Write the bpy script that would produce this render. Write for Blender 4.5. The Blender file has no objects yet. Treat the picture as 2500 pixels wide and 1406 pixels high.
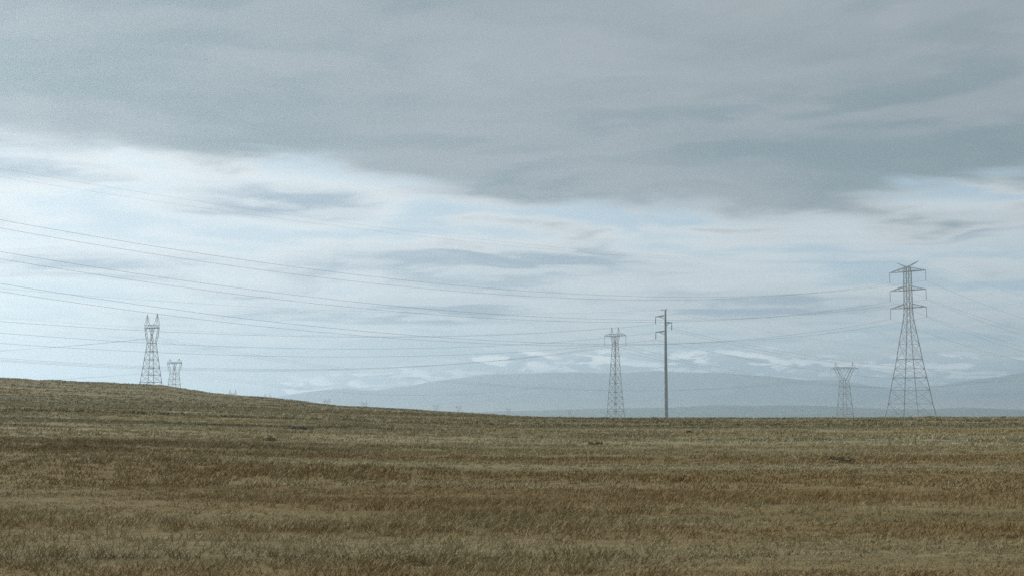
import bpy, math, random
import numpy as np
from mathutils import Vector

sc = bpy.context.scene
C = sc.collection
R = math.radians
random.seed(7)
rng = np.random.default_rng(11)

# ------------------------------------------------------------------ camera, sky, sun, exposure
EYE = 2.2                      # lens height above the ground under it (m)
FPX = 3472.0                   # focal length in photo pixels (50 mm on a 36 mm sensor, 2500 px wide)
HOR = 1012.0                   # photo row of the eye level
PITCH = math.atan((HOR - 703.0) / FPX)
cd = bpy.data.cameras.new('camera')
cam = bpy.data.objects.new('camera', cd); C.objects.link(cam)
cam.location = (0, 0, EYE); cam.rotation_euler = (math.pi/2 + PITCH, 0, 0)
cd.lens = 50.0; cd.sensor_width = 36.0; cd.clip_start = 0.5; cd.clip_end = 120000
sc.camera = cam

SUN_AZ, SUN_EL = R(-48), R(28)          # azimuth clockwise from the view direction (+Y)
SUN_DIR = Vector((math.sin(SUN_AZ)*math.cos(SUN_EL), math.cos(SUN_AZ)*math.cos(SUN_EL), math.sin(SUN_EL)))
sd = bpy.data.lights.new('sun', 'SUN'); sd.energy = 2.3; sd.angle = R(12); sd.color = (1, .95, .87)
sun = bpy.data.objects.new('sun', sd); C.objects.link(sun)
sun.rotation_euler = SUN_DIR.to_track_quat('Z', 'Y').to_euler(); sun.location = (0, 0, 3000)

sc.view_settings.view_transform = 'Standard'; sc.view_settings.look = 'None'
sc.view_settings.exposure = 0.55; sc.view_settings.gamma = 1.0
sc.view_settings.use_curve_mapping = False
sc.render.engine = 'CYCLES'
sc.cycles.use_denoising = False            # the fine grain left over sits close to the photograph's film grain
sc.cycles.use_adaptive_sampling = False
sc.cycles.sample_clamp_indirect = 1.5; sc.cycles.sample_clamp_direct = 6.0
sc.cycles.max_bounces = 6; sc.cycles.volume_bounces = 3
sc.cycles.diffuse_bounces = 3; sc.cycles.transparent_max_bounces = 6


class NT:
    """small helper for writing node trees as expressions"""
    def __init__(s, tree):
        s.t = tree; s.n = tree.nodes; s.l = tree.links
    def put(s, sock, v):
        if isinstance(v, bpy.types.NodeSocket): s.l.new(v, sock)
        else: sock.default_value = v
    def m(s, op, a, b=None, c=None, clamp=False):
        n = s.n.new('ShaderNodeMath'); n.operation = op; n.use_clamp = clamp
        s.put(n.inputs[0], a)
        if b is not None: s.put(n.inputs[1], b)
        if c is not None: s.put(n.inputs[2], c)
        return n.outputs[0]
    def vm(s, op, a, b=None, out=0, scale=None):
        n = s.n.new('ShaderNodeVectorMath'); n.operation = op
        s.put(n.inputs[0], a)
        if b is not None: s.put(n.inputs[1], b)
        if scale is not None: s.put(n.inputs['Scale'], scale)
        return n.outputs[out]
    def sep(s, v):
        n = s.n.new('ShaderNodeSeparateXYZ'); s.put(n.inputs[0], v); return n.outputs
    def xyz(s, x, y, z):
        n = s.n.new('ShaderNodeCombineXYZ')
        for i, v in enumerate((x, y, z)): s.put(n.inputs[i], v)
        return n.outputs[0]
    def noise(s, v, scale, detail=4, rough=.5, dist=0.0, out='Fac'):
        n = s.n.new('ShaderNodeTexNoise'); s.put(n.inputs['Vector'], v)
        n.inputs['Scale'].default_value = scale; n.inputs['Detail'].default_value = detail
        n.inputs['Roughness'].default_value = rough; n.inputs['Distortion'].default_value = dist
        return n.outputs[out]
    def ss(s, v, a, b, lo=0.0, hi=1.0):
        n = s.n.new('ShaderNodeMapRange'); n.interpolation_type = 'SMOOTHSTEP'
        s.put(n.inputs[0], v); n.inputs[1].default_value = a; n.inputs[2].default_value = b
        n.inputs[3].default_value = lo; n.inputs[4].default_value = hi
        return n.outputs[0]
    def mix(s, f, a, b, blend='MIX'):
        n = s.n.new('ShaderNodeMix'); n.data_type = 'RGBA'; n.blend_type = blend; n.clamp_factor = True
        s.put(n.inputs[0], f)
        for k, v in ((6, a), (7, b)):
            s.put(n.inputs[k], v if isinstance(v, bpy.types.NodeSocket) else (*v, 1.0))
        return n.outputs[2]
    def curve(s, v, pts):
        xs = [p[0] for p in pts]; ys = [p[1] for p in pts]
        x0, x1, y0, y1 = min(xs), max(xs), min(ys), max(ys)
        n = s.n.new('ShaderNodeFloatCurve'); cm = n.mapping; cu = cm.curves[0]
        f = lambda p: ((p[0]-x0)/(x1-x0), (p[1]-y0)/(y1-y0))
        for i, p in enumerate(pts):
            if i < 2: cu.points[i if i == 0 else -1].location = f(pts[0] if i == 0 else pts[-1])
        for p in pts[1:-1]: cu.points.new(*f(p))
        cm.update()
        t = s.m('DIVIDE', s.m('SUBTRACT', v, x0), x1-x0, clamp=True)
        s.put(n.inputs['Value'], t)
        return s.m('MULTIPLY_ADD', n.outputs[0], y1-y0, y0)


def srgb(r, g, b, k=1.0):
    f = lambda c: ((c/255+.055)/1.055)**2.4 if c > 10 else c/255/12.92
    return (f(r)*k, f(g)*k, f(b)*k)

az = lambda px: math.atan((px-1250)/FPX)              # photo column -> azimuth
el = lambda py: math.atan((HOR-py)/FPX)               # photo row -> elevation

# world: Nishita sky seen through broken cloud, under the edge of a grey stratus sheet
w = bpy.data.worlds.new('World'); sc.world = w; w.use_nodes = True
T = NT(w.node_tree); T.n.clear()
BG = 0.068
out = T.n.new('ShaderNodeOutputWorld'); bg = T.n.new('ShaderNodeBackground'); bg.inputs[1].default_value = BG
T.l.new(bg.outputs[0], out.inputs[0])
sky = T.n.new('ShaderNodeTexSky'); sky.sky_type = 'NISHITA'; sky.sun_disc = False
sky.sun_elevation = SUN_EL; sky.sun_rotation = SUN_AZ % (2*math.pi)
sky.air_density = 1.0; sky.dust_density = 2.0; sky.ozone_density = 1.0
tc = T.n.new('ShaderNodeTexCoord'); D = tc.outputs['Generated']
dx, dy, dz0 = T.sep(D)
dz = T.m('MAXIMUM', dz0, 0.0)
AZ = T.m('ARCTAN2', dx, dy)
EL = T.m('ARCSINE', dz)
inv = T.m('DIVIDE', 1.0, T.m('ADD', dz, 0.10))
P = T.xyz(T.m('MULTIPLY', dx, inv), T.m('MULTIPLY', dy, inv), 0.0)      # a layer overhead
sunny = T.m('MULTIPLY_ADD', T.vm('DOT_PRODUCT', D, tuple(SUN_DIR), out=1), .5, .5)   # towards the veiled sun
glow = T.m('POWER', sunny, 4.0)
# clear sky, veiled by thin high cloud
clear = T.mix(.85, sky.outputs[0], T.mix(glow, srgb(166, 192, 210, 10.5), srgb(208, 224, 236, 11.2)))
def blob(px, py, sx, sy, amp):          # a cloud bank (or a gap, amp < 0) in one part of the sky
    u = T.m('DIVIDE', T.m('SUBTRACT', AZ, az(px)), sx/FPX); v = T.m('DIVIDE', T.m('SUBTRACT', EL, el(py)), sy/FPX)
    return T.m('MULTIPLY', T.m('EXPONENT', T.m('MULTIPLY', T.m('ADD', T.m('MULTIPLY', u, u), T.m('MULTIPLY', v, v)), -1.0)), amp)
def total(qs):
    r_ = 0.0
    for q in qs: r_ = T.m('ADD', blob(*q), r_)
    return r_
# broken pale clouds: billows bright on the upper side, blue-grey below
warp = T.vm('SCALE', T.noise(P, 1.3, 3, out='Color'), scale=.42)
def layer(p):
    pw = T.vm('ADD', p, warp)
    a = T.noise(T.vm('MULTIPLY', pw, (.70, 1.15, 1.0)), 1.75, 6, .46)
    b = T.noise(T.vm('ADD', T.vm('MULTIPLY', pw, (.75, 1.0, 1.0)), (3.7, 9.1, 2.0)), 4.2, 5, .48)
    return a, b, T.m('MULTIPLY_ADD', b, .36, T.m('MULTIPLY', a, .64))
n1, n2, d0 = layer(P)
_a, _b, d1_ = layer(T.vm('ADD', T.vm('SCALE', P, scale=.975), (-.05, 0, 0)))
dens = T.m('ADD', d0, total(((700, 500, 280, 48, .30), (60, 445, 200, 28, .16), (1030, 525, 110, 55, -.09), (250, 520, 210, 42, -.12), (650, 605, 420, 34, -.10),
          (1350, 640, 460, 30, .16), (1620, 590, 220, 24, .08), (900, 770, 330, 24, .18), (700, 725, 110, 26, .06), (230, 665, 170, 20, .08), (2050, 690, 240, 30, -.05),
          (1850, 755, 300, 34, .17), (2350, 545, 260, 60, .12), (1200, 560, 260, 26, -.06), (1300, 820, 700, 26, -.04), (2350, 800, 330, 50, -.04), (1150, 700, 300, 24, .07))))
cov = T.ss(dens, .39, .55)
lit = T.ss(T.m('SUBTRACT', d0, d1_), -.055, .055)
thick = T.ss(dens, .45, .66)
white = T.mix(glow, srgb(204, 210, 214, 11.2), srgb(236, 239, 238, 12.2))
grey = T.mix(glow, srgb(150, 169, 186, 9.1), srgb(170, 185, 199, 10))
cl = T.mix(T.m('MULTIPLY', thick, T.m('MULTIPLY_ADD', lit, -.62, 1.0)), white, grey)
s1 = T.mix(T.m('MULTIPLY', cov, .92), clear, cl)
# stratus sheet with a ragged, dissolving far edge
edge = T.curve(AZ, [(az(-2500), el(300)), (az(-400), el(330)), (az(0), el(350)), (az(300), el(380)), (az(650), el(425)),
                    (az(950), el(470)), (az(1200), el(500)), (az(1450), el(540)), (az(1750), el(545)),
                    (az(2100), el(545)), (az(2500), el(530)), (az(3200), el(500)), (az(5000), el(400))])
rag = T.m('ADD', T.m('MULTIPLY_ADD', n1, .090, -.045), T.m('MULTIPLY_ADD', n2, .085, -.0425))
dd = T.m('ADD', T.m('SUBTRACT', EL, edge), rag)
deck = T.ss(dd, -.016, .022)
rim = T.m('MULTIPLY', T.ss(dd, -.018, .0), T.ss(dd, .0, .022, 1, 0))
n3 = T.noise(T.vm('ADD', P, (1.3, 4.2, 0)), .62, 5, .55)
tone = T.m('ADD', T.m('ADD', n3, T.m('MULTIPLY_ADD', lit, .10, -.05)), total(((1250, 330, 420, 110, .09), (2300, 360, 420, 120, -.10), (1650, 400, 260, 60, .05))))
deckc = T.mix(T.ss(tone, .36, .60), srgb(130, 150, 158, 8.8), srgb(170, 177, 184, 9.0))
deckc = T.mix(T.m('MULTIPLY', T.ss(n2, .40, .64), .40), deckc, srgb(146, 161, 166, 8.8))
deckc = T.mix(T.m('MULTIPLY', glow, .35), deckc, srgb(174, 183, 189, 9.2))
s2 = T.mix(T.m('MULTIPLY', T.m('MULTIPLY', rim, T.ss(n2, .40, .56)), 1.0), s1, white)
s3 = T.mix(deck, s2, deckc)
# low bank of small clouds capping the mountains: blue-grey body, bright billows on top
Q = T.xyz(T.m('MULTIPLY', AZ, 26.0), T.m('MULTIPLY', EL, 105.0), 0.0)
Qw = T.vm('SCALE', T.noise(Q, .9, 3, out='Color'), scale=.7)
n4 = T.noise(T.vm('ADD', Q, Qw), 1.15, 5, .50)
n5 = T.noise(T.vm('ADD', T.vm('ADD', Q, Qw), (.12, .22, 0)), 1.15, 5, .50)
btop = T.curve(AZ, [(az(-2500), el(960)), (az(0), el(960)), (az(500), el(955)), (az(800), el(925)), (az(1050), el(895)), (az(1300), el(868)), (az(1900), el(872)), (az(2200), el(885)), (az(2500), el(890)), (az(5000), el(915))])
bd = T.m('ADD', T.m('SUBTRACT', btop, EL), T.m('MULTIPLY_ADD', n4, .020, -.010))
body_ = T.ss(bd, -.002, .004)
s4 = T.mix(T.m('MULTIPLY', body_, .85), s3, T.mix(glow, srgb(150, 174, 196, 8), srgb(205, 220, 230, 11)))
puff = T.m('MULTIPLY', T.m('MULTIPLY', T.ss(T.m('SUBTRACT', n4, n5), -.030, .045), T.ss(n4, .34, .56)), T.m('MULTIPLY', T.ss(bd, -.006, .003), T.ss(bd, .006, .022, 1, 0)))
s4 = T.mix(puff, s4, T.mix(glow, srgb(241, 243, 244, 15), srgb(247, 248, 247, 15)))
T.l.new(s4, bg.inputs[0])


# ------------------------------------------------------------------ helpers
def tag(o, label=None, cat=None, group=None, kind=None):
    if label: o['label'] = label
    if cat: o['category'] = cat
    if group: o['group'] = group
    if kind: o['kind'] = kind
    return o

def mesh_obj(name, verts, faces, mat, parent=None, smooth=False):
    me = bpy.data.meshes.new(name); me.from_pydata([tuple(v) for v in verts], [], faces); me.update()
    if smooth: me.polygons.foreach_set('use_smooth', [True]*len(me.polygons))
    o = bpy.data.objects.new(name, me); C.objects.link(o)
    if mat: me.materials.append(mat)
    if parent: o.parent = parent
    return o

def empty(name, loc, rz=0.0):
    o = bpy.data.objects.new(name, None); C.objects.link(o)
    o.location = loc; o.rotation_euler = (0, 0, rz); o.empty_display_size = .5
    return o

class MB:
    def __init__(s): s.v = []; s.f = []
    def bar(s, a, b, w, w2=None, n=4):
        """strut of square (or n-sided) section between two points, closed at both ends"""
        a = Vector(a); b = Vector(b); d = b-a
        if d.length < 1e-6: return s
        d.normalize(); u = d.cross(Vector((0, 0, 1)) if abs(d.z) < .9 else Vector((0, 1, 0))).normalized(); v = d.cross(u)
        i0 = len(s.v); w2 = w if w2 is None else w2; k = math.sqrt(.5) if n == 4 else .5
        for p, ww in ((a, w), (b, w2)):
            for j in range(n):
                t = 2*math.pi*(j+.5)/n
                s.v.append(p + (u*math.cos(t)+v*math.sin(t))*ww*k)
        for j in range(n):
            s.f.append((i0+j, i0+(j+1) % n, i0+n+(j+1) % n, i0+n+j))
        s.f.append(tuple(i0+j for j in reversed(range(n)))); s.f.append(tuple(i0+n+j for j in range(n)))
        return s
    def lathe(s, prof, c=(0, 0, 0), n=8):
        """prof: (radius, z) from the bottom to the top"""
        i0 = len(s.v)
        for r, z in prof:
            for j in range(n):
                t = 2*math.pi*j/n; s.v.append(Vector((c[0]+r*math.cos(t), c[1]+r*math.sin(t), c[2]+z)))
        for k in range(len(prof)-1):
            for j in range(n):
                a = i0+k*n+j; b = i0+k*n+(j+1) % n; s.f.append((a, b, b+n, a+n))
        s.f.append(tuple(i0+j for j in reversed(range(n)))); m = i0+(len(prof)-1)*n
        s.f.append(tuple(m+j for j in range(n)))
        return s
    def build(s, name, mat, parent=None, smooth=False): return mesh_obj(name, s.v, s.f, mat, parent, smooth)

def material(name):
    m = bpy.data.materials.new(name); m.use_nodes = True
    t = NT(m.node_tree); b = t.n['Principled BSDF']
    return m, t, b

def ground_xy(t, sx=1.0, sy=1.0):
    g = t.n.new('ShaderNodeNewGeometry')
    return t.vm('MULTIPLY', g.outputs['Position'], (sx, sy, 0.0)), g

def field_colour(t):
    """dry prairie: straw, grey-green and rust patches lying in long drifts across the view"""
    p, g = ground_xy(t, .13, 1.0)
    a = t.noise(p, .035, 5, .6)
    b = t.noise(t.vm('ADD', p, (40, 13, 0)), .16, 5, .6)
    c = t.noise(t.vm('ADD', p, (7, 90, 0)), .011, 4, .55)
    col = t.mix(t.ss(a, .42, .58), (.352, .284, .140), (.490, .446, .295))
    col = t.mix(t.m('MULTIPLY', t.ss(b, .46, .62), .75), col, (.350, .215, .070))
    col = t.mix(t.m('MULTIPLY', t.ss(b, .46, .34), .60), col, (.390, .390, .260))
    col = t.mix(t.m('MULTIPLY', t.ss(c, .50, .60), .55), col, (.460, .430, .275))
    d = t.noise(t.vm('ADD', p, (400, -90, 0)), .085, 6, .65)
    col = t.mix(t.m('MULTIPLY', t.ss(d, .51, .57), .85), col, (.120, .110, .048))
    e = t.noise(t.vm('ADD', p, (-250, 310, 0)), .022, 5, .6)
    col = t.mix(t.m('MULTIPLY', t.ss(e, .54, .62), .6), col, (.130, .125, .080))
    # a browner strip of weeds on the near side of the field
    y = t.sep(g.outputs['Position'])[1]
    near = t.ss(t.m('MULTIPLY_ADD', t.m('SUBTRACT', a, .5), 110.0, y), 45.0, 95.0, 1, 0)
    col = t.mix(t.m('MULTIPLY', near, t.ss(b, .36, .56, .45, .92)), col, (.270, .168, .062))
    return col, g

# materials
M = {}
m, t, b = material('dry_ground'); M['ground'] = m
col, g = field_colour(t)
fine = t.noise(g.outputs['Position'], 2.3, 6, .7)
col = t.mix(t.ss(fine, .30, .62, .1, .75), col, (.190, .155, .075))
t.put(b.inputs['Base Color'], col); b.inputs['Roughness'].default_value = 1.0
b.inputs['Specular IOR Level'].default_value = .1
bp = t.n.new('ShaderNodeBump'); bp.inputs['Strength'].default_value = .9; bp.inputs['Distance'].default_value = .18
t.l.new(fine, bp.inputs['Height']); t.l.new(bp.outputs[0], b.inputs['Normal'])

m, t, b = material('dry_grass'); M['grass'] = m
col, g = field_colour(t)
rn = t.n.new('ShaderNodeAttribute'); rn.attribute_name = 'tint'
col = t.mix(t.m('MULTIPLY', rn.outputs['Fac'], .40), col, (.56, .485, .280))
t.put(b.inputs['Base Color'], col); b.inputs['Roughness'].default_value = .85
b.inputs['Specular IOR Level'].default_value = .15

def plain(name, rgb, rough=.7, metal=0.0, var=.25, scale=.8):
    m, t, b = material(name); g = t.n.new('ShaderNodeNewGeometry')
    n = t.noise(g.outputs['Position'], scale, 5, .6)
    t.put(b.inputs['Base Color'], t.mix(t.ss(n, .3, .7), tuple(c*(1-var) for c in rgb), tuple(c*(1+var) for c in rgb)))
    b.inputs['Roughness'].default_value = rough; b.inputs['Metallic'].default_value = metal
    M[name] = m
plain('galvanised_steel', (.50, .54, .57), .6, .0, .2)
plain('weathered_steel_pole', (.48, .55, .60), .65, .0, .15, 1.5)
plain('glass_insulator', (.26, .29, .30), .25, 0, .1)
plain('aluminium_cable', (.38, .40, .41), .5, .0, .1)
plain('shrub_leaf', (.21, .19, .11), .85, 0, .45, 3.0)
plain('shrub_stem', (.06, .048, .034), .9, 0, .3, 5.0)

m, t, b = material('mountain_slope'); M['mountain'] = m
g = t.n.new('ShaderNodeNewGeometry'); n = t.noise(g.outputs['Position'], .0016, 6, .6)
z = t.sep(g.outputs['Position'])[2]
col = t.mix(t.ss(n, .4, .62), (.20, .235, .28), (.27, .295, .33))  # slope colours lifted to pale blue-grey: part of the haze is painted in
col = t.mix(t.ss(t.m('MULTIPLY_ADD', n, 160.0, z), 150.0, 260.0, .85, 0), col, (.40, .39, .36))  # paler low band painted on in place of a thin valley fog strip
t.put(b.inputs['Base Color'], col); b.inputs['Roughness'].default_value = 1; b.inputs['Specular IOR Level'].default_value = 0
m, t, b = material('foothill_slope'); M['foothill'] = m
g = t.n.new('ShaderNodeNewGeometry'); n = t.noise(g.outputs['Position'], .004, 6, .6)
t.put(b.inputs['Base Color'], t.mix(t.ss(n, .4, .62), (.09, .115, .11), (.15, .165, .15)))
b.inputs['Roughness'].default_value = 1; b.inputs['Specular IOR Level'].default_value = 0

# ------------------------------------------------------------------ terrain (one sheet, round the camera to the far plain)
def vnoise(x, y, seed=0):
    """smooth value noise, numpy"""
    xi = np.floor(x).astype(np.int64); yi = np.floor(y).astype(np.int64); fx = x-xi; fy = y-yi
    def h(a, b):
        n = (a*374761393 + b*668265263 + seed*974711) & 0x7fffffff
        n = ((n ^ (n >> 13))*1274126177) & 0x7fffffff
        return ((n ^ (n >> 16)) & 0xffff)/65535.0
    u = fx*fx*(3-2*fx); v = fy*fy*(3-2*fy)
    return (h(xi, yi)*(1-u)+h(xi+1, yi)*u)*(1-v)+(h(xi, yi+1)*(1-u)+h(xi+1, yi+1)*u)*v
def fbm(x, y, o=4, seed=0):
    s = 0; a = .5
    for i in range(o): s = s+a*vnoise(x*2**i, y*2**i, seed+i); a *= .5
    return s/(1-.5**o)

fieldE = [(-3000, 44), (-800, 36), (0, 28), (300, 22), (650, 10), (1000, 0), (1250, -6.0), (1500, -8.2), (1700, -9.0), (2100, -8.6), (2230, -6.8), (2268, -4.2), (2310, -6.6), (2500, -5.5), (3200, -5), (5500, -6)]
crestE = [(-3000, 120), (-1200, 104), (-300, 91), (0, 86), (60, 84), (95, 81), (130, 82), (200, 77), (250, 76), (300, 73), (400, 69), (450, 62), (520, 51), (600, 44), (660, 41), (720, 36), (780, 28), (830, 22),
          (900, 19), (1000, 14), (1060, 9), (1150, 4), (1250, -4), (1330, -9), (1500, -12), (2500, -11), (5500, -14)]
A = np.concatenate([np.arange(-180, -36, 3.0), np.arange(-36, 36, .15), np.arange(36, 180, 3.0)])*math.pi/180
RR = np.concatenate([[2.0], np.geomspace(3.0, 23000, 250)])
def terrain_table():
    Z = np.zeros((len(A), len(RR)))
    lr = np.log(RR)
    for i, a in enumerate(A):
        px = 1250+FPX*math.tan(a) if abs(a) < 1.2 else (5500 if a > 0 else -3000)
        e1 = np.interp(px, *zip(*fieldE)); e2 = np.interp(px, *zip(*crestE))
        fade = max(0.0, min(1.0, (math.pi-abs(a))/1.6)); e1 = e1*fade-6*(1-fade); e2 = e2*fade-10*(1-fade)
        r1, r2 = 262.0, 520.0; z1 = EYE+e1*r1/FPX; z2 = EYE+e2*r2/FPX
        k = [(2, 0), (25, .02), (70, .16*z1), (140, .46*z1), (r1, z1), (400, z1+(z2-z1)*.55), (r2, z2), (900, z2-1.5-max(0, z2)*.12),
             (1800, z2*.3-8), (3500, -18), (7000, -34), (23000, -36)]
        z = np.interp(lr, np.log([q[0] for q in k]), [q[1] for q in k])
        zs = z.copy()
        for j in range(len(RR)):                       # ease the knees, keep both crests
            wt = np.exp(-((lr-lr[j])/.05)**2); zs[j] = (z*wt).sum()/wt.sum()
        Z[i] = zs
    X = np.sin(A)[:, None]*RR; Y = np.cos(A)[:, None]*RR
    amp = np.minimum(.26, .0016*RR)[None, :]*(RR < 3000)
    Z = Z+amp*(fbm(X/14, Y/22, 4, 3)-.5)*2
    Z = Z+np.clip((RR-330)/200, 0, 1)[None, :]*(RR < 3000)*(fbm(X/45, Y/60, 4, 9)-.5)*1.1
    return X, Y, Z
TX, TY, TZ = terrain_table()
def ground_z(x, y):
    x = np.atleast_1d(np.asarray(x, float)); y = np.atleast_1d(np.asarray(y, float))
    a = np.arctan2(x, y); r = np.hypot(x, y)
    i = np.clip(np.searchsorted(A, a)-1, 0, len(A)-2); j = np.clip(np.searchsorted(RR, r)-1, 0, len(RR)-2)
    u = np.clip((a-A[i])/(A[i+1]-A[i]), 0, 1); v = np.clip((r-RR[j])/(RR[j+1]-RR[j]), 0, 1)
    return (TZ[i, j]*(1-u)+TZ[i+1, j]*u)*(1-v)+(TZ[i, j+1]*(1-u)+TZ[i+1, j+1]*u)*v
gz = lambda x, y: float(ground_z(x, y)[0])

na, nr = TX.shape
verts = np.stack([TX, TY, TZ], -1).reshape(-1, 3)
ii, jj = np.meshgrid(np.arange(na), np.arange(nr-1), indexing='ij'); i2 = (ii+1) % na
quads = np.stack([ii*nr+jj, ii*nr+jj+1, i2*nr+jj+1, i2*nr+jj], -1).reshape(-1, 4)[:, ::-1]
faces = [tuple(q) for q in quads.tolist()]+[tuple((i*nr) for i in range(na))[::-1]]
ground = mesh_obj('ground', verts.tolist(), faces, M['ground'], smooth=True)
tag(ground, kind='structure')

def range_mesh(name, mat, prof, r0, rc, r1, amp, seed, base=-34.0):
    """a ridge whose skyline stands over the plain at the elevation the photo shows"""
    a = np.linspace(R(-44), R(44), 560); rr = np.linspace(r0, r1, 46)
    AA, QQ = np.meshgrid(a, rr, indexing='ij'); X = np.sin(AA)*QQ; Y = np.cos(AA)*QQ
    px = 1250+FPX*np.tan(AA)
    top = EYE+np.interp(px, *zip(*prof))/FPX*rc
    q = np.where(QQ < rc, (QQ-r0)/(rc-r0), (r1-QQ)/(r1-rc)); q = np.clip(q, 0, 1)
    spur = 1-np.abs(fbm(X/1500, Y/2600, 5, seed)*2-1)
    shape = q**1.15*(1-amp*(1-spur)*(1-q**3)*1.6)
    Z = base+(top-base)*shape+(fbm(X/420, Y/420, 4, seed+5)-.5)*amp*26*q
    n, k = X.shape
    I, J = np.meshgrid(np.arange(n-1), np.arange(k-1), indexing='ij')
    f = np.stack([I*k+J, (I+1)*k+J, (I+1)*k+J+1, I*k+J+1], -1).reshape(-1, 4)
    o = mesh_obj(name, np.stack([X, Y, Z], -1).reshape(-1, 3).tolist(), [tuple(q) for q in f.tolist()], mat, smooth=True)
    return tag(o, kind='structure')
mountE = [(-1900, 20), (-600, 14), (200, 12), (500, 22), (600, 34), (660, 42), (740, 56), (800, 64), (850, 68), (890, 62), (930, 62), (960, 68), (1000, 72), (1050, 82), (1120, 91), (1200, 101), (1300, 103), (1400, 107),
          (1500, 105), (1600, 110), (1700, 104), (1800, 101), (1900, 92), (1960, 84), (2040, 85), (2100, 76), (2180, 61), (2230, 60), (2300, 70), (2380, 84), (2440, 90), (2500, 98), (2800, 106), (3600, 90), (4600, 40)]
footE = [(-2200, -6), (700, -5), (1000, 1), (1150, 6), (1250, 10), (1400, 14), (1550, 17), (1640, 18), (1750, 24), (1830, 22), (1950, 23.5), (2050, 20), (2150, 15), (2250, 13), (2350, 17), (2500, 12), (3000, 22), (4600, 8)]
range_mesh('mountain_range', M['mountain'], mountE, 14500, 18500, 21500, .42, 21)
range_mesh('foothills', M['foothill'], footE, 10500, 12300, 13900, .35, 33, base=-38.0)

# ------------------------------------------------------------------ power lines
S2 = math.sqrt(.5)
ARM = Vector((S2, -S2, 0))          # cross-arms point near-right / far-left: every line here runs near-left to far-right
RZ = -math.pi/4
STEEL, INS, CABLE = M['galvanised_steel'], M['glass_insulator'], M['aluminium_cable']
def place(px, dist):                # a photo column at a depth along the view
    return (px-1250)/FPX*dist
def rowz(py, dist): return EYE+(HOR-py)/FPX*dist

def corners(h): return [(h, h), (-h, h), (-h, -h), (h, -h)]
def body(root, levels, lw, bw, horiz=None, name='bracing'):
    """four legs through (z, half width) levels, an X-braced section between each two"""
    for k in range(4):
        mb = MB()
        for (z0, h0), (z1, h1) in zip(levels, levels[1:]):
            c0 = corners(h0)[k]; c1 = corners(h1)[k]; mb.bar((*c0, z0), (*c1, z1), lw)
        mb.build('leg', STEEL, root)
    for q, ((z0, h0), (z1, h1)) in enumerate(zip(levels, levels[1:])):
        mb = MB(); a = corners(h0); c = corners(h1)
        for k in range(4):
            k2 = (k+1) % 4
            mb.bar((*a[k], z0), (*c[k2], z1), bw); mb.bar((*a[k2], z0), (*c[k], z1), bw)
            heavy = horiz is None or q+1 in horiz
            mb.bar((*c[k], z1), (*c[k2], z1), bw*(1.9 if heavy else 1.0))
        mb.build(name, STEEL, root)

def insulator(root, x, y, z, length):
    mb = MB(); mb.bar((x, y, z), (x, y, z-length), .05, n=6); n = max(5, int(length/.3))
    prof = []
    for i in range(n):
        zz = -length+.12+(length-.3)*i/n; d = (length-.3)/n
        prof += [(.03, zz), (.11, zz+d*.35), (.09, zz+d*.6), (.03, zz+d*.9)]
    mb.lathe(prof, (x, y, z), 6)
    return mb.build('insulator', INS, root)

def truss_arm(root, x0, x1, z, hw, rise, w, name='crossarm'):
    """pointed lattice arm from the body (half depth hw) to its tip; upper ties start `rise` above"""
    mb = MB(); tip = (x1, 0, z); n = 4
    ch = [[(x0, hw, z), tip], [(x0, -hw, z), tip], [(x0, hw, z+rise), tip], [(x0, -hw, z+rise), tip]]
    for c in ch: mb.bar(c[0], c[1], w)
    P = lambda c, t: tuple(c[0][i]+(c[1][i]-c[0][i])*t for i in range(3))
    for i in range(n):
        t0, t1 = i/n, (i+1)/n
        for a, b in ((0, 1), (0, 2), (1, 3), (2, 3)):
            mb.bar(P(ch[a], t0), P(ch[b], min(t1, .97)), w*.55)
        mb.bar(P(ch[0], t0), P(ch[1], t0), w*.6)
    return mb.build(name, STEEL, root)

CABLES = []
def cable(pts, rad, label, group, name='power_line_wire'):
    """one hanging wire through a list of points as a thin four-sided tube"""
    P = [Vector(p) for p in pts]; mb = MB(); n = 4
    for i, p in enumerate(P):
        d = (P[min(i+1, len(P)-1)]-P[max(i-1, 0)]).normalized(); u = d.cross(Vector((0, 0, 1))).normalized(); v = d.cross(u)
        for j in range(n):
            tt = 2*math.pi*j/n; mb.v.append(p+(u*math.cos(tt)+v*math.sin(tt))*rad)
    for i in range(len(P)-1):
        for j in range(n):
            a = i*n+j; b2 = i*n+(j+1) % n; mb.f.append((a, b2, b2+n, a+n))
    mb.f.append(tuple(range(n))[::-1]); mb.f.append(tuple((len(P)-1)*n+j for j in range(n)))
    o = mb.build(name, CABLE, None, True)
    return tag(o, label, 'wire', group)

def spans(at, zl, z0, zr, left, right, s_left, s_right, n=34):
    """points from the next support near-left (axis length left) through `at` to the next far-right"""
    x, y = at; pts = []
    for i in range(n, 0, -1):
        t = i/n; s = left*t; z = z0+(zl-z0)*t-4*s_left*t*(1-t); pts.append((x-s, y-s, z))
    for i in range(0, n+1):
        t = i/n; s = right*t; z = z0+(zr-z0)*t-4*s_right*t*(1-t); pts.append((x+s, y+s, z))
    return pts

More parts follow.
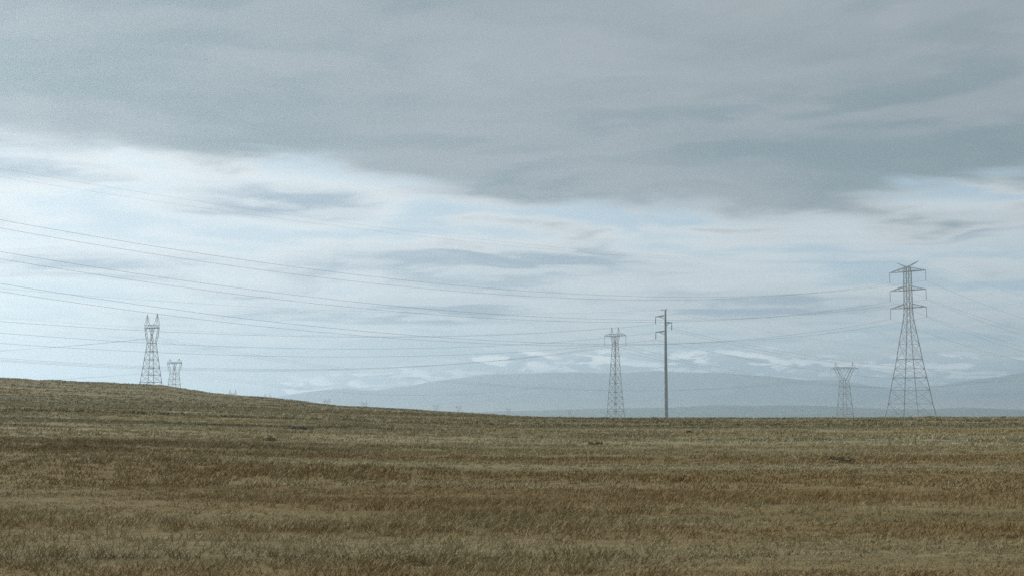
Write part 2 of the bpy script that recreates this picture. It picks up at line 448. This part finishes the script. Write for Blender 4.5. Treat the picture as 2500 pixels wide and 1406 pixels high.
def fit_left(at, z0, obs):
    """sag and far support height from two photo points of the same wire (column, row) in its vertical plane"""
    rows = []
    for px, py in obs:
        k = (px-1250)/FPX; s = (at[0]-k*at[1])/(1-k); y = at[1]-s; rows.append((s, rowz(py, y)))
    (sa, za), (sb, zb) = rows                 # z = z0 - b s + a s^2
    a = ((zb-z0)/sb-(za-z0)/sa)/(sb-sa); b = -((za-z0)/sa-a*sa)
    return a, b
def wire_left_fit(at, z0, obs, left, right, zr, s_right, rad, label, group, n=34):
    a, b = fit_left(at, z0, obs); x, y = at; pts = []
    for i in range(n, 0, -1):
        s = left*i/n; pts.append((x-s, y-s, z0-b*s+a*s*s))
    for i in range(0, n+1):
        t = i/n; s = right*t; pts.append((x+s, y+s, z0+(zr-z0)*t-4*s_right*t*(1-t)))
    return cable(pts, rad, label, group)

# --- tall double-circuit tower at the right
d1 = 405.0; x1 = place(2220, d1); b1 = gz(x1, d1)-.15
tw = empty('double_circuit_pylon', (x1, d1, b1), RZ)
tag(tw, 'tall lattice pylon with three pairs of arms, right of the single pole', 'pylon')
h = lambda py: rowz(py, d1)-b1
lv = [(0, 5.35), (h(985), 4.45), (h(952), 3.95), (h(922), 3.4), (h(900), 3.0), (h(877), 2.6), (h(840), 2.05), (h(810), 1.55), (h(785), 1.15), (h(768), .95),
      (h(752), .86), (h(730), .84), (h(709), .82), (h(686), .80), (h(663), .78), (h(651), .55)]
body(tw, lv, .16, .055, horiz=(3, 5, 10, 12, 14))
for k in range(4):
    c = corners(.45)[k]
    f = MB(); f.bar((corners(5.37)[k][0], corners(5.37)[k][1], -.5), (corners(5.33)[k][0], corners(5.33)[k][1], .25), .7)
    f.build('footing', STEEL, tw)
arm_rows = [663, 709, 752]; ARML = 5.8; IL = 2.9
for r_ in arm_rows:
    for s in (1, -1):
        arm_ = truss_arm(tw, s*.8, s*ARML, h(r_), .8, 1.25, .13)
        insulator(arm_, s*(ARML-.1), 0, h(r_)-.05, IL)
for s in (1, -1):
    mb = MB()
    for sy in (1, -1):
        mb.bar((s*.55, sy*.55, h(651)), (s*3.6, 0, h(639)), .09); mb.bar((-s*.1, sy*.5, h(651)), (s*3.6, 0, h(639)), .06)
    for tt in (.3, .6): mb.bar((s*(.55+3.05*tt), .55*(1-tt), h(651)+(h(639)-h(651))*tt), (s*(.55+3.05*tt), -.55*(1-tt), h(651)+(h(639)-h(651))*tt), .05)
    mb.build('earth_wire_peak', STEEL, tw)
W = 'wires of the tall right-hand pylon'
obs1 = {(663, 1): [(1620, 725), (0, 537)], (663, -1): [(1640, 732.5), (0, 557)],
        (709, 1): [(1560, 781), (0, 615)], (709, -1): [(1560, 787), (0, 633)],
        (752, 1): [(1450, 840), (0, 693)], (752, -1): [(1450, 844), (0, 712)]}
names1 = {(663, 1): 'first and topmost of six wires at the left edge, sweeping down to the tall pylon',
          (663, -1): 'second of six sweeping wires counted down the left edge, to the tall pylon',
          (709, 1): 'third of six sweeping wires counted down the left edge, to the tall pylon',
          (709, -1): 'fourth of six sweeping wires counted down the left edge, to the tall pylon',
          (752, 1): 'fifth of six sweeping wires counted down the left edge, to the tall pylon',
          (752, -1): 'sixth and lowest of the wires sweeping from the left edge to the tall pylon'}
for (r_, s), ob in obs1.items():
    at = (x1+ARM.x*s*(ARML-.1), d1+ARM.y*s*(ARML-.1)); z0 = b1+h(r_)-.05-IL+.03
    wire_left_fit(at, z0, ob, 238, 240, z0-3, 12.5, .020, names1[(r_, s)], W)
for s, ob, lb in ((1, [(1250, 592), (0, 410)], 'faint upper earth wire running to the near horn of the tall pylon'),
                  (-1, [(1250, 600), (0, 430)], 'faint lower earth wire running to the far horn of the tall pylon')):
    at = (x1+ARM.x*s*3.6, d1+ARM.y*s*3.6); wire_left_fit(at, b1+h(639)+.02, ob, 238, 240, b1+h(639)-3, 9.0, .008, lb, W)

# --- single pole with three davit arms
d5 = 259.0; x5 = place(1625, d5); b5 = gz(x5, d5)-.1
po = empty('utility_pole', (x5, d5, b5), RZ)
tag(po, 'single grey pole with staggered short arms, left of the tall pylon', 'utility pole')
hp = lambda py: rowz(py, d5)-b5
MB().lathe([(.40, -.4), (.37, 0), (.30, hp(890)), (.20, hp(757)), (.13, hp(756))], n=14).build('pole', M['weathered_steel_pole'], po, True)
MB().lathe([(.60, -.3), (.60, .14), (.45, .18)], n=14).build('base_collar', M['weathered_steel_pole'], po, True)
MB().bar((-1.0, 0, hp(756.5)), (.45, 0, hp(755.5)), .11).build('earth_wire_bracket', M['weathered_steel_pole'], po)
WP = 'wires of the single pole'
for s, r_, L, ob, lb in ((-1, 772, 2.35, [(900, 823), (0, 785)], 'highest of the three wires hung on the single pole, crossing left'),
                         (1, 789, 1.55, [(900, 852), (0, 813)], 'middle of the three wires hung on the single pole, crossing left'),
                         (-1, 810, 2.35, [(900, 871), (0, 838)], 'lowest of the three wires hung on the single pole, crossing left')):
    z = hp(r_); mb = MB()
    mb.bar((s*.15, 0, z+.12), (s*L, 0, z), .24, .15); mb.bar((s*.18, 0, z-.5), (s*L*.6, 0, z), .09)
    arm_ = mb.build('davit_arm', M['weathered_steel_pole'], po)
    insulator(arm_, s*(L-.08), 0, z-.05, 1.35)
    at = (x5+ARM.x*s*(L-.08), d5+ARM.y*s*(L-.08)); z0 = b5+z-1.38
    wire_left_fit(at, z0, ob, 145, 145, z0-.6, 5.6, .013, lb, WP)
at = (x5-ARM.x*.95, d5-ARM.y*.95); z0 = b5+hp(756)
cable(spans(at, z0+.5, z0, z0-.5, 145, 145, 4.5, 4.5), .007, 'hair-thin earth wire over the top of the single pole', WP)

# --- lattice towers with one long arm
def waist_tower(name, label, px, dist, row_arm, row_top, row_waist, arm, half0, waist, ears, ear_x, levels, lw, bw, ins, group=None, rz=RZ, detail=True):
    x = place(px, dist); bz = gz(x, dist)-.2
    root = empty(name, (x, dist, bz), rz); tag(root, label, 'pylon', group)
    H = lambda py: rowz(py, dist)-bz
    zw = H(row_waist); za = H(row_arm); zt = H(row_top)
    rows = [0.0]+[H(q) for q in levels]+[zw]
    prof = [(q, half0+(waist-half0)*(q/zw)**.9) for q in rows]
    body(root, prof, lw, bw, horiz=set(range(1, len(prof))))
    # fork from the waist out to the beam
    fx = ear_x
    for s in (1, -1):
        mb = MB()
        for sy in (1, -1):
            mb.bar((s*waist, sy*waist, zw), (s*fx, sy*waist*.8, za), lw*.9)
            mb.bar((s*waist*.2, sy*waist, zw), (s*(fx-waist*.9), sy*waist*.8, za), lw*.7)
        for q in range(4):
            t0 = q/4; t1 = (q+1)/4
            for sy in (1, -1):
                mb.bar((s*(waist+(fx-waist)*t0), sy*waist, zw+(za-zw)*t0), (s*(waist*.2+(fx-waist*1.1)*t1), sy*waist*.85, zw+(za-zw)*t1), bw)
        mb.build('fork_leg', STEEL, root)
    mb = MB(); dep = waist*.8; th = max(.9, (zt-za)*.22)
    for sy in (1, -1):
        mb.bar((-arm*.72, sy*dep, za+th), (arm*.72, sy*dep, za+th), lw*.7)
        mb.bar((-arm*.72, sy*dep, za), (arm*.72, sy*dep, za), lw*1.2)
        n = 8
        for q in range(n):
            a0 = -arm*.72+arm*1.44*q/n; a1 = -arm*.72+arm*1.44*(q+1)/n
            mb.bar((a0, sy*dep, za+(th if q % 2 else 0)), (a1, sy*dep, za+(0 if q % 2 else th)), bw)
        for s in (1, -1):
            mb.bar((s*arm*.72, sy*dep, za), (s*arm, 0, za), lw); mb.bar((s*arm*.72, sy*dep, za+th), (s*arm, 0, za), lw*.7)
    for q in range(9):
        a0 = -arm*.72+arm*1.44*q/8; mb.bar((a0, -dep, za), (a0, dep, za), bw)
    arm_ = mb.build('crossarm', STEEL, root)
    for s in (1, -1):
        mb = MB(); e = s*ear_x
        for sy in (1, -1):
            mb.bar((e-ears, sy*dep*.8, za+th), (e, 0, zt), lw*.6); mb.bar((e+ears, sy*dep*.8, za+th), (e, 0, zt), lw*.6)
        for q in (.25, .5, .75):
            hh = ears*(1-q); zz = za+th+(zt-za-th)*q; mb.bar((e-hh, 0, zz), (e+hh, 0, zz), bw)
            mb.bar((e-hh, 0, zz), (e+hh*.7, 0, zz+(zt-za-th)*.2), bw*.8)
        mb.build('earth_wire_peak', STEEL, root)
    tips = []
    for s in (1, 0, -1):
        lx = s*(arm-.15)
        insulator(arm_, lx, 0, za-.05, ins)
        v = Vector((math.cos(rz), math.sin(rz), 0))*lx
        tips.append((x+v.x, dist+v.y, bz+za-.02-ins))
    peaks = []
    for s in (1, -1):
        v = Vector((math.cos(rz), math.sin(rz), 0))*s*ear_x; peaks.append((x+v.x, dist+v.y, bz+zt))
    return tips, peaks

G = 'pylons with one long arm'
# slim tower just left of the pole
tp, pk = waist_tower('lattice_pylon', 'slim lattice pylon with one arm, just left of the single pole', 1502, 655, 820, 799, 838, 6.6, 3.0, .95, .5, 2.0,
                     [1003, 985, 970, 957, 935, 912, 890, 870, 853], .17, .075, 4.6, G)
WL = 'wires of the slim pylon beside the pole'
for (x, y, z), ob, lb in zip(tp, ([(700, 901.5), (0, 874)], [(700, 903.5), (0, 878)], [(700, 906), (0, 881)]),
                             ('near wire of three sagging low to the left of the slim pylon',
                              'middle wire of three sagging low to the left of the slim pylon',
                              'far wire of three sagging low to the left of the slim pylon')):
    wire_left_fit((x, y), z, ob, 310, 314, z-1.0, 15.5, .025, lb, WL)
for (x, y, z), lb in zip(pk, ('near earth wire on the peak of the slim pylon', 'far earth wire on the peak of the slim pylon')):
    cable(spans((x, y), z, z, z-1, 310, 314, 11, 11), .009, lb, WL)

# two towers behind the hill at the left
tp3, pk3 = waist_tower('lattice_pylon', 'horned lattice pylon standing behind the grassy hill at left', 370, 650, 801, 766, 838, 6.0, 4.3, 1.5, .8, 4.3,
                       [933, 915, 898, 878, 858], .20, .085, 4.6, G)
tp4, pk4 = waist_tower('lattice_pylon', 'broad armed lattice pylon between the single pole and tall pylon', 2060, 1050, 900, 884, 928, 11.8, 4.9, 2.4, 1.0, 7.2,
                       [1010, 986, 962, 945], .25, .11, 5.0, G)
tp5, pk5 = waist_tower('lattice_pylon', 'smaller fainter lattice pylon right beside the horned one at left', 427, 1100, 887, 876, 912, 10.5, 5.4, 2.6, 1.0, 6.6,
                       [965, 950, 938, 925], .24, .10, 5.0, G)
W3 = 'wires behind the hill'
for k, lb in enumerate(('near', 'middle', 'far')):
    a = Vector(tp3[k]); c = Vector(tp4[k]); pts = []
    for i in range(24, 0, -1):
        tt = i/24; s = 290*tt; pts.append((a.x-s, a.y-s, a.z-4*14*tt*(1-tt)))
    for i in range(0, 41):
        tt = i/40; p = a.lerp(c, tt); p.z -= 4*17.0*tt*(1-tt); pts.append(tuple(p))
    for i in range(1, 25):
        tt = i/24; s = 290*tt; pts.append((c.x+s, c.y+s, c.z-4*12*tt*(1-tt)))
    cable(pts, .020, f'{lb} of three faint wires from the horned pylon to the broad armed pylon', W3)
for k, lb in enumerate(('near', 'middle', 'far')):
    cable(spans(tp5[k][:2], tp5[k][2], tp5[k][2], tp5[k][2]-6, 300, 300, 13, 14), .020, f'{lb} of three faint wires hung on the smaller left pylon', 'wires of the smaller left pylon')

# row of very distant towers over the end of the hill
far = [(570, 1900, 'leftmost'), (655, 2100, 'second from left'), (800, 2400, 'third from left'), (890, 2650, 'fourth from left'),
       (1065, 3000, 'fifth from left'), (1120, 3300, 'sixth from left'), (1240, 3700, 'seventh from left'), (1390, 4200, 'rightmost')]
for k, (px, dist, lb) in enumerate(far):
    e = 43.0/dist*FPX; g0 = gz(place(px, dist), dist); tot = 46.0
    row = lambda zz: HOR-(g0+zz-EYE)/dist*FPX
    waist_tower('lattice_pylon', f'tiny distant pylon beyond the hill, {lb} of the faint row', px, dist, row(36), row(42), row(28), 10.5, 4.8, 2.2, 1.0, 6.4,
                [row(9), row(16), row(22)], .26, .12, 4.5, 'distant pylons')

# ------------------------------------------------------------------ shrubs
def shrub(px, py, wpx, hpx, label, seed, dist=None):
    """a low dark bush where its photo foot meets the ground"""
    r_ = random.Random(seed)
    if dist is None:
        ds = np.geomspace(20, 262, 900); xs = (px-1250)/FPX*ds; rows = HOR-(ground_z(xs, ds)-EYE)/ds*FPX
        dist = float(ds[np.argmin(np.abs(rows-py))])
    x = (px-1250)/FPX*dist; W_ = wpx/FPX*dist/2; H_ = max(.20, hpx/FPX*dist)
    root = empty('shrub', (x, dist, gz(x, dist)-.03)); tag(root, label, 'shrub', 'dark low shrubs in the grass')
    stem = MB(); leaf = MB()
    nb = max(7, int(W_*9))
    lobes = []
    for i in range(nb):
        bx = r_.uniform(-1, 1)*W_*.85; by = r_.uniform(-1, 1)*min(W_, 1.2)*.6
        hh = H_*r_.uniform(.25, 1.0)**1.3*(1-.35*abs(bx)/W_)+.08; zb = gz(x+bx, dist+by)-gz(x, dist)
        lobes.append((bx, by, hh, zb))
        for q in range(4):
            ex = bx+r_.uniform(-.5, .5)*hh; ey = by+r_.uniform(-.5, .5)*hh
            stem.bar((bx, by, zb), (ex, ey, zb+hh*r_.uniform(.6, 1.02)), .03, .01)
    for (bx, by, hh, zb) in lobes:
        for q in range(55):
            u = r_.gauss(0, .42)*hh; v = r_.gauss(0, .42)*hh; ww = r_.uniform(.05, 1)**.8*hh*math.exp(-(u*u+v*v)/(hh*hh))
            p = Vector((bx+u, by+v, zb+ww)); s = r_.uniform(.03, .075)*(1+dist/220)
            a = Vector((r_.gauss(0, 1), r_.gauss(0, 1), r_.gauss(0, .7))).normalized(); c = a.cross(Vector((r_.gauss(0, 1), r_.gauss(0, 1), r_.gauss(0, 1)))).normalized()
            i0 = len(leaf.v); leaf.v += [p-a*s, p+c*s*.5, p+a*s, p-c*s*.5]; leaf.f.append((i0, i0+1, i0+2, i0+3))
    stem.build('stems', M['shrub_stem'], root); leaf.build('foliage', M['shrub_leaf'], root)
    return root
shrub(735, 1047, 84, 11, 'longest dark shrub clump, below the end of the hill left of centre', 1)
shrub(2036, 1120, 44, 11, 'darkest bushy shrub on the right, below the broad armed pylon', 2)
shrub(2062, 1127, 40, 7, 'flat low shrub touching the right side of the darkest bushy shrub', 3)
shrub(1681, 1055, 14, 5, 'small dark shrub just right of the single pole\'s foot', 5)
shrub(655, 1074, 60, 7, 'flat dark shrub below and left of the longest shrub clump', 6)
shrub(1455, 1084, 46, 5, 'ragged dark shrub in mid field below the slim pylon', 9)
shrub(2450, 1018.5, 16, 5, 'single tiny dark bush on the skyline at far right', 11, dist=258.0)

# ------------------------------------------------------------------ grass (nobody could count it: one object)
def grass():
    V = []; F = []; TI = []
    off = 0
    zones = [(13, 40, 18.0, 13, .16, .014), (40, 85, 6.5, 11, .18, .026), (85, 160, 2.4, 8, .20, .050), (160, 300, .8, 7, .32, .09), (300, 560, .25, 6, .30, .17)]
    for r0, r1, dens, nbl, hgt, wid in zones:
        half = R(24.5); area = half*(r1*r1-r0*r0); n = int(area*dens)
        rr = np.sqrt(rng.uniform(r0*r0, r1*r1, n)); aa = rng.uniform(-half, half, n)
        x = np.sin(aa)*rr; y = np.cos(aa)*rr
        keep = (fbm(x/7, y/4, 3, 61)+rng.uniform(-.25, .25, n)) > .36
        x = x[keep]; y = y[keep]; n = len(x)
        z = ground_z(x, y)-.02
        size = (.35+1.9*fbm(x/5, y/3, 4, 77)**1.6)*rng.uniform(.6, 1.35, n)
        bx = np.repeat(x, nbl); by = np.repeat(y, nbl); bz = np.repeat(z, nbl); sz = np.repeat(size, nbl); N = len(bx)
        spread = .11+wid*1.5
        bx = bx+rng.normal(0, spread, N); by = by+rng.normal(0, spread, N)
        th = rng.uniform(0, 2*math.pi, N); lean = rng.uniform(.35, 1.35, N); L = hgt*sz*rng.uniform(.55, 1.15, N)
        # wind lays the tips to one side
        lx = 1.25*np.cos(th)*np.sin(lean)+.18; ly = np.sin(th)*np.sin(lean); lz = np.cos(lean)
        ph = rng.uniform(0, 2*math.pi, N); wx = np.cos(ph)*wid*.5; wy = np.sin(ph)*wid*.5
        b0 = np.stack([bx-wx, by-wy, bz], -1); b1_ = np.stack([bx+wx, by+wy, bz], -1)
        mx = bx+lx*L*.45; my = by+ly*L*.45; mz = bz+L*(.35+.25*lz)
        m0 = np.stack([mx-wx*.8, my-wy*.8, mz], -1); m1 = np.stack([mx+wx*.8, my+wy*.8, mz], -1)
        tp_ = np.stack([bx+lx*L*1.05, by+ly*L*1.05, bz+L*(.30+.62*lz)], -1)
        vv = np.stack([b0, b1_, m1, m0, tp_], 1).reshape(-1, 3); V.append(vv)
        base = off+np.arange(N)*5
        F.append((base, )); off += N*5
        tn = np.repeat(rng.uniform(0, 1, n), nbl)*.5+rng.uniform(0, .3, N); TI.append(np.repeat(tn, 5))
    V = np.concatenate(V); base = np.concatenate([f[0] for f in F]); TI = np.concatenate(TI)
    nb = len(base)
    li = np.stack([base, base+1, base+2, base+3, base+3, base+2, base+4], -1).reshape(-1).astype(np.int32)
    ls = np.stack([np.arange(nb)*7, np.arange(nb)*7+4], -1).reshape(-1).astype(np.int32)
    me = bpy.data.meshes.new('dry_grass'); me.vertices.add(len(V)); me.vertices.foreach_set('co', V.astype(np.float32).ravel())
    me.loops.add(len(li)); me.loops.foreach_set('vertex_index', li)
    me.polygons.add(len(ls)); me.polygons.foreach_set('loop_start', ls)
    me.update(calc_edges=True)
    at = me.attributes.new('tint', 'FLOAT', 'POINT'); at.data.foreach_set('value', TI.astype(np.float32))
    me.materials.append(M['grass'])
    o = bpy.data.objects.new('dry_grass', me); C.objects.link(o)
    print('grass blades', nb)
    return tag(o, 'short dry straw coloured grass covering the field', 'grass', kind='stuff')
grass()

# ------------------------------------------------------------------ haze: even air round the whole scene
HX, Z0, Z1 = 23600.0, -42.0, 720.0
hv = [(sx*HX, sy*HX, z) for z in (Z0, Z1) for sx, sy in ((-1, -1), (1, -1), (1, 1), (-1, 1))]
hz = mesh_obj('haze', hv, [(3, 2, 1, 0), (4, 5, 6, 7), (0, 1, 5, 4), (1, 2, 6, 5), (2, 3, 7, 6), (3, 0, 4, 7)], None)
m = bpy.data.materials.new('haze_air'); m.use_nodes = True; m.node_tree.nodes.clear()
t = NT(m.node_tree); o_ = t.n.new('ShaderNodeOutputMaterial'); pv = t.n.new('ShaderNodeVolumePrincipled')
pv.inputs['Color'].default_value = (.70, .865, 1.0, 1); pv.inputs['Density'].default_value = 9.2e-5; pv.inputs['Anisotropy'].default_value = .6
t.l.new(pv.outputs[0], o_.inputs['Volume'])
hz.data.materials.append(m)
tag(hz, 'thin pale blue haze over the far plain and mountains', 'haze', kind='stuff')
